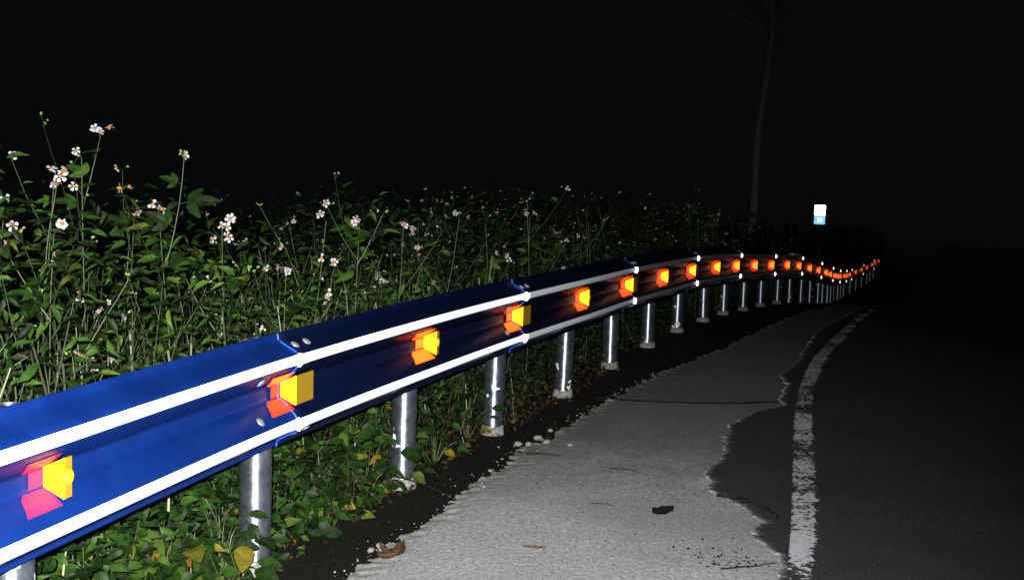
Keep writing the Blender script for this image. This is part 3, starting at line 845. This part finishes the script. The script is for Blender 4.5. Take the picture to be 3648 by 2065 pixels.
for t, far_ in spots:
    pi = random.randrange(len(protos)) if len(used) == len(protos) else len(used)
    if pi in used: o = copy_tree(protos[pi])
    else: o = protos[pi]; used.add(pi)
    u = .24 + random.random() ** 1.2 * (1.1 if not far_ else 1.9)
    b = behind(t, u); o.location = b; o.rotation_euler = (0, 0, random.uniform(0, 6.28))
    s = random.uniform(.72, 1.08); o.scale = (s, s, s)
    ch = [c_ for c_ in o.children if c_.name.startswith('stem')][0].data
    tv = max((v.co for v in ch.vertices), key=lambda q: q.z); tw = Matrix.Rotation(o.rotation_euler.z, 3, 'Z') @ tv
    ln_ = 'left-leaning' if tw.x < -.06 else 'right-leaning' if tw.x > .06 else 'upright'
    row = 'front' if u < .65 else 'back'; hw = 'tall' if s > .93 else 'short'
    k_ = max(1, round(t))
    tag(o, '%s %s white-flowered weed, %s row behind rail, level with %s orange reflector' % (hw, ln_, row, ORD[k_]), 'plant', 'white-flowered weeds behind the %s orange reflector' % ORD[k_])

# low leafy plants round the nearest posts, leaf by leaf
def make_low(seed, n, spread, h, big=1.0, yellow=.08):
    rs = random.Random(seed); root = new_obj('low_leafy_plant', None); st = MB()
    for k in range(n):
        a = rs.uniform(0, 6.28); r = spread * math.sqrt(rs.random()); z = h * rs.uniform(.25, 1) * (1 - .4 * r / spread)
        p = Vector((r * math.cos(a), r * math.sin(a), z))
        st.tube([Vector((0, 0, -.02)), Vector((p.x * .5, p.y * .5, z * .7)), p], [.0025, .002, .0012], 4, cap=False)
        a2 = a + rs.uniform(-1, 1); el = rs.uniform(-.7, .35)
        xd = Vector((math.cos(a2) * math.cos(el), math.sin(a2) * math.cos(el), math.sin(el)))
        me = LEAF1Y[0] if rs.random() < yellow else rs.choice(LEAF1)
        put('leaf', me, root, orient(p, xd, (rs.uniform(-.3, .5), rs.uniform(-.9, -.1), .8)) @ Matrix.Scale(big * rs.uniform(.6, 1.05), 4))
    new_obj('stem', st.mesh('stem', M['stem'], True), root); return root
lows = [
    (-.985, 4.27, 18, .12, .42, 1.3, 0, 'low plant whose pointed leaves overlap the nearest fully visible post'),
    (-.965, 4.24, 12, .10, .15, 1.2, 0, 'low plant with a leaf curling over the mortar foot of the nearest full post'),
    (-1.16, 4.15, 22, .16, .36, 1.7, .06, 'broad-leaved plant left of the nearest fully visible post'),
    (-1.30, 4.05, 20, .16, .34, 1.8, .05, 'large-leaved plant in the middle of the greenery under the near panel'),
    (-1.24, 3.85, 18, .13, .24, 1.5, .2, 'plant with yellowing leaves near the bottom edge of the photo'),
    (-1.42, 3.75, 22, .16, .30, 1.2, .15, 'light green plant with yellow bits by the lower left edge'),
    (-1.50, 3.95, 20, .16, .34, 1.1, .05, 'green plant close under the lower lip of the near panel'),
    (-1.08, 3.98, 14, .13, .18, 1.4, .12, 'small plant in front of the others at the bottom by the bare soil'),
    (-.80, 5.35, 18, .15, .36, .85, .15, 'plant with orange-yellow leaves right of the nearest fully visible post'),
    (-.62, 5.52, 16, .14, .40, 1.15, .0, 'plant with a jagged dark leaf sticking out before the second visible post'),
    (-.72, 5.18, 16, .14, .14, 1.0, .2, 'low plant creeping on the soil between the two nearest visible posts'),
    (-.36, 6.15, 16, .14, .34, .9, .1, 'low plant just behind the second visible post'),
    (-.22, 6.70, 15, .14, .36, .9, .25, 'low plant with orange leaves beside the third visible post'),
]
for x_, y_, n_, sp, h_, bg, yl, lb in lows:
    o = make_low(int(abs(x_) * 777 + y_ * 31), n_, sp, h_, bg, yl); o.location = (x_, y_, zg(x_, y_) - .03); tag(o, lb, 'plant', 'low leafy plants round the nearest posts')

# ------------------------------------------------------------------ masses nobody could count
def leaf_mass(name, base, dirv, nrm, L, W, mt, kind_label=None):
    n = len(L)
    x = dirv / np.linalg.norm(dirv, axis=1, keepdims=True)
    z = nrm - x * (nrm * x).sum(1, keepdims=True); z /= np.linalg.norm(z, axis=1, keepdims=True); y = np.cross(z, x)
    pat = np.array([(0, 0, 0), (.28, .42, .10), (.62, .36, .06), (1, 0, -.22), (.62, -.36, .06), (.28, -.42, .10), (.33, 0, .02), (.68, 0, -.05)])
    V = base[:, None, :] + x[:, None, :] * (pat[None, :, 0:1] * L[:, None, None]) + y[:, None, :] * (pat[None, :, 1:2] * W[:, None, None]) + z[:, None, :] * (pat[None, :, 2:3] * L[:, None, None])
    fq = np.array([(1, 6, 7, 2), (6, 5, 4, 7)]); ft = np.array([(0, 6, 1), (0, 5, 6), (2, 7, 3), (7, 4, 3)])
    me = bpy.data.meshes.new(name)
    me.vertices.add(n * 8); me.vertices.foreach_set('co', V.astype(np.float32).ravel())
    off = (np.arange(n) * 8)[:, None]
    q = (fq.ravel()[None, :] + off); t_ = (ft.ravel()[None, :] + off)
    li = np.concatenate([q, t_], axis=1).ravel()
    ls1 = np.concatenate([[0, 4], 8 + 3 * np.arange(4)]); lt1 = np.array([4, 4, 3, 3, 3, 3])
    me.loops.add(len(li)); me.loops.foreach_set('vertex_index', li.astype(np.int32))
    me.polygons.add(n * 6)
    me.polygons.foreach_set('loop_start', (ls1[None, :] + (np.arange(n) * 20)[:, None]).ravel().astype(np.int32))
    me.polygons.foreach_set('loop_total', np.tile(lt1, n).astype(np.int32))
    me.materials.append(mt); me.update(calc_edges=True); me.validate()
    o = new_obj(name, me); tag(o, kind='stuff'); return o

FR = {}
def frames_at(t):
    k_ = np.round(t * 10).astype(int); out_ = np.zeros((len(t), 6))
    for v in np.unique(k_):
        o_, T, n_, z_ = frame(min(v / 10, 30.8)) if v / 10 < 30.8 else frame(30.8)
        extra = max(0, v / 10 - 30.8) * 1.25
        o_ = o_ + T * extra
        out_[k_ == v] = (o_.x, o_.y, 0, n_.x, n_.y, 0)
    tt = (t - k_ / 10)[:, None] * 1.25
    T2 = np.stack([-out_[:, 4], out_[:, 3]], 1)
    out_[:, :2] += T2 * tt
    return out_
def mass_points(n, t0, t1, u0, u1, hfun, pw=1.0, zlow=0.0):
    t = t0 + (t1 - t0) * rng.random(n); u = u0 + (u1 - u0) * rng.random(n) ** pw
    fr = frames_at(t)
    x = fr[:, 0] - fr[:, 3] * u; y = fr[:, 1] - fr[:, 4] * u
    s_ = x * .335 + y * .942; g = np.interp(s_, KX, KZ)
    H = hfun(t, u, x, y)
    z = g + zlow + (H - zlow) * rng.random(n) ** .85
    return np.stack([x, y, z], 1), t, u
def hnoise(x, y, s, seed): return np.array([mn.noise(Vector((a * s, b * s, seed))) for a, b in zip(x, y)])
def rand_dirs(n, down=.0):
    a = rng.random(n) * 6.283; el = rng.normal(down, .45, n)
    return np.stack([np.cos(a) * np.cos(el), np.sin(a) * np.cos(el), np.sin(el)], 1)
def rand_nrm(n): return np.stack([rng.normal(.15, .5, n), rng.normal(-.75, .5, n), np.full(n, .7)], 1)
def h_main(t, u, x, y):
    nz_ = hnoise(x, y, 1.6, 3.3)
    gap = np.exp(-((t - 3.15) / .35) ** 2) * .25 - .32 * np.exp(-((t - .9) / 1.5) ** 2)
    return (.66 + .40 * np.clip((u - .1) / .5, 0, 1) + .40 * nz_ + .16 * hnoise(x, y, 6, 8.1) - gap).clip(.2)
def mass(name, n, t0, t1, u0, u1, hf, L0, L1, mt, pw=1.0, zlow=.0, asp=.34):
    b, t, u = mass_points(n, t0, t1, u0, u1, hf, pw, zlow)
    L = L0 + (L1 - L0) * rng.random(n)
    return leaf_mass(name, b, rand_dirs(n, -.15), rand_nrm(n), L, L * asp * (.7 + .6 * rng.random(n)), mt)
mass('undergrowth', 5200, -.6, 4.2, .2, 1.3, h_main, .03, .08, M['leaf'], 1.3, .2)
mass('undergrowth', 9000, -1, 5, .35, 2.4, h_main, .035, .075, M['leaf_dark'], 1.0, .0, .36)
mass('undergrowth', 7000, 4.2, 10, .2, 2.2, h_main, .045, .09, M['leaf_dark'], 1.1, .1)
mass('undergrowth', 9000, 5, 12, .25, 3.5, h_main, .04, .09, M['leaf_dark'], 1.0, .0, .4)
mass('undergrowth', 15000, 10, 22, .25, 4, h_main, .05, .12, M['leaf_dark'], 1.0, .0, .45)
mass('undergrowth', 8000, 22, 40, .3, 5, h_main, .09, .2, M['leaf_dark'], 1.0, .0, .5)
def h_low(t, u, x, y): return (.06 + .30 * np.clip((u - .0) / .25, 0, 1) + .14 * hnoise(x, y, 5, 1.2)).clip(.03)
mass('ground_cover', 2600, -.4, 3.2, .03, .5, h_low, .035, .08, M['leaf_low'], 1.0, -.02, .62)
mass('ground_cover', 5200, 0, 8, .12, .7, h_low, .025, .055, M['leaf_dark'], 1.0, -.02, .5)
mass('ground_cover', 4500, 3.0, 16, .10, .8, h_low, .03, .06, M['leaf_dark'], 1.0, -.02, .5)
# dry brown litter under the plants
b, t, u = mass_points(2600, -.5, 6, .0, .6, lambda t, u, x, y: np.full(len(t), .02) + .06 * (u > .15), 1, -.02)
leaf_mass('leaf_litter', b, rand_dirs(2600), np.stack([rng.normal(0, .6, 2600), rng.normal(0, .6, 2600), np.ones(2600)], 1), .015 + .03 * rng.random(2600), .008 + .02 * rng.random(2600), M['brown'])

# thin stalks
def stalks(name, n, t0, t1, u0, u1, h0, h1, r, mt):
    mb_v = []; mb_f = []
    t = t0 + (t1 - t0) * rng.random(n); u = u0 + (u1 - u0) * rng.random(n) ** 1.0; fr = frames_at(t)
    for i in range(n):
        x = fr[i, 0] - fr[i, 3] * u[i]; y = fr[i, 1] - fr[i, 4] * u[i]; g = zg(x, y)
        h = random.uniform(h0, h1); lx = random.gauss(.0, .22) * h; lx = min(lx, max(0, u[i] - .32)); ly = random.gauss(0, .15) * h
        p0 = Vector((x, y, g)); p2 = Vector((x + lx, y + ly, g + h)); p1 = p0.lerp(p2, .5) + Vector((random.uniform(-.03, .03), 0, 0))
        rr = r * random.uniform(.5, 1.3)
        base = len(mb_v)
        for p_, q_ in ((p0, 1), (p1, .8), (p2, .45)):
            for a in (0, 2.09, 4.19): mb_v.append(p_ + Vector((math.cos(a), math.sin(a), 0)) * rr * q_)
        for s_ in (0, 3):
            for k_ in range(3): mb_f.append((base + s_ + k_, base + s_ + (k_ + 1) % 3, base + s_ + 3 + (k_ + 1) % 3, base + s_ + 3 + k_))
    o = new_obj(name, mesh(name, mb_v, mb_f, mt)); tag(o, kind='stuff')
stalks('dry_stalks', 420, -.6, 5, .32, 1.4, .45, 1.08, .0026, M['straw'])
stalks('dry_stalks', 500, 5, 16, .2, 2, .5, 1.15, .0024, M['straw'])
stalks('dry_stalks', 120, -.3, 5, .05, .35, .06, .22, .0018, M['straw'])

# grass blades tangled through the weeds
nb = 2600; tt = -.6 + 5.2 * rng.random(nb); uu = .22 + 1.1 * rng.random(nb); fr = frames_at(tt)
gm = MB()
for i in range(nb):
    x = fr[i, 0] - fr[i, 3] * uu[i]; y = fr[i, 1] - fr[i, 4] * uu[i]; z = zg(x, y) + random.uniform(.0, .75)
    a = random.uniform(0, 6.28); L = random.uniform(.12, .34); w = random.uniform(.0015, .004); dx, dy = math.cos(a), math.sin(a)
    p0 = Vector((x, y, z)); p1 = p0 + Vector((dx * L * .25, dy * L * .25, L * .55)); p2 = p0 + Vector((dx * L * .62, dy * L * .62, L * random.uniform(.4, .85)))
    sd_ = Vector((-dy, dx, 0)) * w
    gm.add([p0 - sd_, p0 + sd_, p1 + sd_, p1 - sd_, p2], [(0, 1, 2, 3), (3, 2, 4)])
o = new_obj('grass', gm.mesh('grass', M['straw'])); tag(o, kind='stuff')

# far blossoms, too many and too small to tell apart
n = 420; mbf = MB()
t = 4 + 18 * rng.random(n) ** .9; u = .3 + 2.5 * rng.random(n); fr = frames_at(t)
for i in range(n):
    x = fr[i, 0] - fr[i, 3] * u[i]; y = fr[i, 1] - fr[i, 4] * u[i]; g = zg(x, y)
    c = Vector((x, y, g + random.uniform(.75, 1.28))); r_ = random.uniform(.006, .012)
    upv = Vector((random.uniform(-1, 1), random.uniform(-1.4, .2), random.uniform(0, 1))).normalized(); a_ = upv.orthogonal().normalized(); b_ = upv.cross(a_)
    for k_ in range(random.randint(3, 5)):
        an = k_ * 1.256; d_ = a_ * math.cos(an) + b_ * math.sin(an); e_ = upv.cross(d_)
        mbf.add([c + d_ * r_ * .2, c + d_ * r_ * .9 + e_ * r_ * .4, c + d_ * r_ * 1.25, c + d_ * r_ * .9 - e_ * r_ * .4], [(0, 1, 2, 3)])
o = new_obj('far_blossoms', mbf.mesh('far_blossoms', M['petal'])); tag(o, kind='stuff')

# ------------------------------------------------------------------ litter on the shoulder
def curled_leaf(name, L, W, mt, loc, rz, lift, label, curl=1.2, roll=.5):
    mb = MB(); nx_, ny_ = 10, 7; v = []
    for i in range(nx_):
        s = i / (nx_ - 1); w = W * .5 * math.sin(math.pi * min(max(s, .04), .97)) ** .7
        for j in range(ny_):
            q = (j / (ny_ - 1) - .5) * 2
            tooth = 1 + .1 * (i % 2)
            v.append(Vector((L * (s - .5), w * q * tooth, lift * (q * q * roll + (s - .4) ** 2 * curl * 2) + .006 * mn.noise(Vector((s * 5, q * 3, L * 60))))))
    f = [(i * ny_ + j, i * ny_ + j + 1, (i + 1) * ny_ + j + 1, (i + 1) * ny_ + j) for i in range(nx_ - 1) for j in range(ny_ - 1)]
    mb.add(v, f)
    o = new_obj(name, mb.mesh(name, mt, True), loc=(loc[0], loc[1], zg(*loc) + .006)); o.rotation_euler = (0, 0, rz)
    sm = o.modifiers.new('thickness', 'SOLIDIFY'); sm.thickness = .0012
    tag(o, label, 'leaf', 'dead leaves on the shoulder'); return o
curled_leaf('dead_leaf', .075, .055, M['brown'], (-.395, 4.575), 1.2, .035, 'crumpled brown leaf standing up at the left edge of the pale concrete')
curled_leaf('dead_leaf', .085, .040, M['brown'], (-.425, 4.53), .15, .022, 'dark flat leaf lying in front of the crumpled brown one', 1.0, .8)
curled_leaf('dead_leaf', .055, .030, M['brown'], (-.445, 4.60), 2.6, .028, 'small dark arched leaf behind the crumpled brown one', 1.4, .3)
curled_leaf('dead_leaf', .085, .032, M['tan'], (.118, 4.71), -.25, .008, 'narrow tan leaf lying alone on the pale concrete', .8, .3)
curled_leaf('dead_leaf', .09, .06, M['black'], (.668, 5.233), .1, .022, 'black rotten leaf lying in the middle of the concrete', 1, 1)
def twig(pts, r, label, mt='twig'):
    mb = MB(); P_ = [Vector((x, y, zg(x, y) + z)) for x, y, z in pts]; c0 = P_[0].copy()
    fine = []
    for a, b in zip(P_[:-1], P_[1:]):
        for k_ in range(4): fine.append(a.lerp(b, k_ / 4) + Vector((random.uniform(-.003, .003), random.uniform(-.004, .004), 0)))
    fine.append(P_[-1])
    mb.tube([p_ - c0 for p_ in fine], [r * (1 - .6 * i / len(fine)) for i in range(len(fine))], 6)
    o = new_obj('twig', mb.mesh('twig', M[mt], True), loc=c0); tag(o, label, 'twig', 'twigs on the ground')
twig([(-.66, 5.56, .10), (-.50, 5.55, .055), (-.36, 5.50, .03), (-.24, 5.42, .002)], .006, 'dark twig crossing in front of the foot of the second visible post')
twig([(.37, 5.36, .008), (.43, 5.355, .012), (.47, 5.33, .008)], .0022, 'short thin twig on the concrete left of the black leaf')
twig([(.95, 5.56, .012), (1.05, 5.50, .016), (1.13, 5.36, .016), (1.16, 5.24, .012), (1.14, 5.17, .010)], .008, 'dark twig bent along the edge of the asphalt patch')
twig([(.50, 6.02, .009), (.58, 6.0, .013), (.64, 5.95, .009)], .003, 'small twig on the middle of the concrete')
twig([(.10, 6.27, .01), (.18, 6.26, .016), (.27, 6.25, .01)], .005, 'straight dark twig right of the stones at the concrete edge')
twig([(.80, 4.52, .01), (.93, 4.55, .013), (1.02, 4.60, .012)], .004, 'twig in the dark crumbs by the bottom edge of the photo')
twig([(-.98, 4.02, .35), (-.93, 4.10, .2), (-.88, 4.14, .02)], .003, 'pale stalk leaning in the greenery left of the nearest fully visible post', 'straw')

def stone_me(seed):
    mb = MB(); import bmesh
    bm = bmesh.new(); bmesh.ops.create_icosphere(bm, subdivisions=2, radius=1)
    for v in bm.verts:
        v.co *= 1 + .35 * mn.noise(v.co * 1.1 + Vector((seed, 0, 0))); v.co.z *= .62
    me = bpy.data.meshes.new('stone'); bm.to_mesh(me); bm.free(); me.materials.append(M['stone']); return me
SM = [stone_me(s) for s in (2.2, 7.9, 13.3)]
stones = [(.055, 6.50, .022, 'palest stone of the row at the concrete edge'), (.111, 6.507, .019, 'small stone right of the palest one at the concrete edge'), (.165, 6.66, .024, 'largest stone at the concrete edge'),
          (.21, 6.575, .020, 'stone lying nearest the straight dark twig'), (.236, 6.873, .016, 'small stone farther along the concrete edge'), (.33, 6.526, .014, 'single pebble away from the edge on the concrete'),
          (-.077, 5.905, .012, 'little white pebble on the broken concrete edge'), (-.47, 4.67, .017, 'pale stone beside the crumpled brown leaf'), (-.10, 5.60, .010, 'tiny dark pebble near the concrete edge'), (-.50, 4.62, .015, 'stone left of the crumpled brown leaf')]
for k, (x_, y_, r_, lb) in enumerate(stones):
    o = new_obj('stone', SM[k % 3], loc=(x_, y_, zg(x_, y_) + r_ * .4)); o.scale = (r_, r_ * .9, r_); o.rotation_euler.z = k * 1.3; tag(o, lb, 'stone', 'stones along the concrete edge')
# crumbs and gravel
def crumbs(name, n, fn, r0_, r1_, mt):
    mb = MB()
    oc = [(1, 0, 0), (-1, 0, 0), (0, 1, 0), (0, -1, 0), (0, 0, .6), (0, 0, -.6)]; of = [(0, 2, 4), (2, 1, 4), (1, 3, 4), (3, 0, 4), (2, 0, 5), (1, 2, 5), (3, 1, 5), (0, 3, 5)]
    for i in range(n):
        x, y = fn(i); r = random.uniform(r0_, r1_) * random.uniform(.5, 1); z = zg(x, y) + r * .3
        a = random.uniform(0, 6)
        v = [Vector((x + r * (p_[0] * math.cos(a) - p_[1] * math.sin(a)) * random.uniform(.6, 1.3), y + r * (p_[0] * math.sin(a) + p_[1] * math.cos(a)) * random.uniform(.6, 1.3), z + r * p_[2])) for p_ in oc]
        mb.add(v, of)
    o = new_obj(name, mb.mesh(name, mt)); tag(o, kind='stuff')
def edge_pt(i):
    y = random.uniform(4.2, 9); return CL(y) + random.gauss(.01, .035), y
crumbs('gravel', 200, edge_pt, .002, .009, M['stone'])
crumbs('gravel', 120, lambda i: (random.gauss(.84, .09), random.gauss(4.66, .09)), .001, .010, M['black'])
crumbs('gravel', 140, lambda i: (random.uniform(-.4, 1.2), random.uniform(4.3, 7.5)), .002, .006, M['black'])
def soil_pt(i):
    y = random.uniform(4, 8); return CL(y) - random.uniform(.02, .4), y
crumbs('gravel', 50, soil_pt, .002, .006, M['stone'])
crumbs('gravel', 500, soil_pt, .003, .010, M['soil'])
crumbs('gravel', 130, lambda i: (AL(4.2 + (i % 60) * .06) + random.uniform(0, 2.5), random.uniform(4.4, 10)), .003, .008, M['soil'])

# ------------------------------------------------------------------ tree in the dark behind the rail
tx_, ty_ = 8.2, 43.5
tr = new_obj('tree', None, loc=(tx_, ty_, zg(tx_, ty_)))
tag(tr, 'tall tree, bare trunk barely showing in the dark left of the distance sign', 'tree')
mb = MB(); pts = []; rad = []
for i in range(13):
    s = i / 12; z = 10.5 * s - .2
    pts.append((-.12 + .052 * z + .06 * math.sin(z * 1.1), 0, z)); rad.append(.15 - .085 * s + .012 * math.sin(z * 2.2))
mb.tube(pts, rad, 14)
new_obj('trunk', mb.mesh('trunk', M['bark'], True), tr)
lb = MB(); tips = []
for k in range(9):
    z0 = random.uniform(6.3, 10); a = random.uniform(0, 6.28); L = random.uniform(1, 2.4)
    b0 = Vector((-.12 + .052 * z0, 0, z0)); e = b0 + Vector((math.cos(a) * L, math.sin(a) * L, random.uniform(.3, 1.1)))
    md = b0.lerp(e, .5) + Vector((0, 0, .2)); lb.tube([b0, md, e], [.05, .03, .012], 7); tips += [md, e, b0.lerp(e, .8)]
new_obj('limbs', lb.mesh('limbs', M['bark'], True), tr)
n = 1300; tipa = np.array([tuple(q) for q in tips]); c = tipa[rng.integers(0, len(tipa), n)] + rng.normal(0, .42, (n, 3))
cr = leaf_mass('crown', c, rand_dirs(n), rand_nrm(n), .10 + .08 * rng.random(n), .05 + .04 * rng.random(n), leaf_mat('pale_crown_leaf', [(0, (.09, .11, .09)), (1, (.18, .2, .17))])); cr.parent = tr
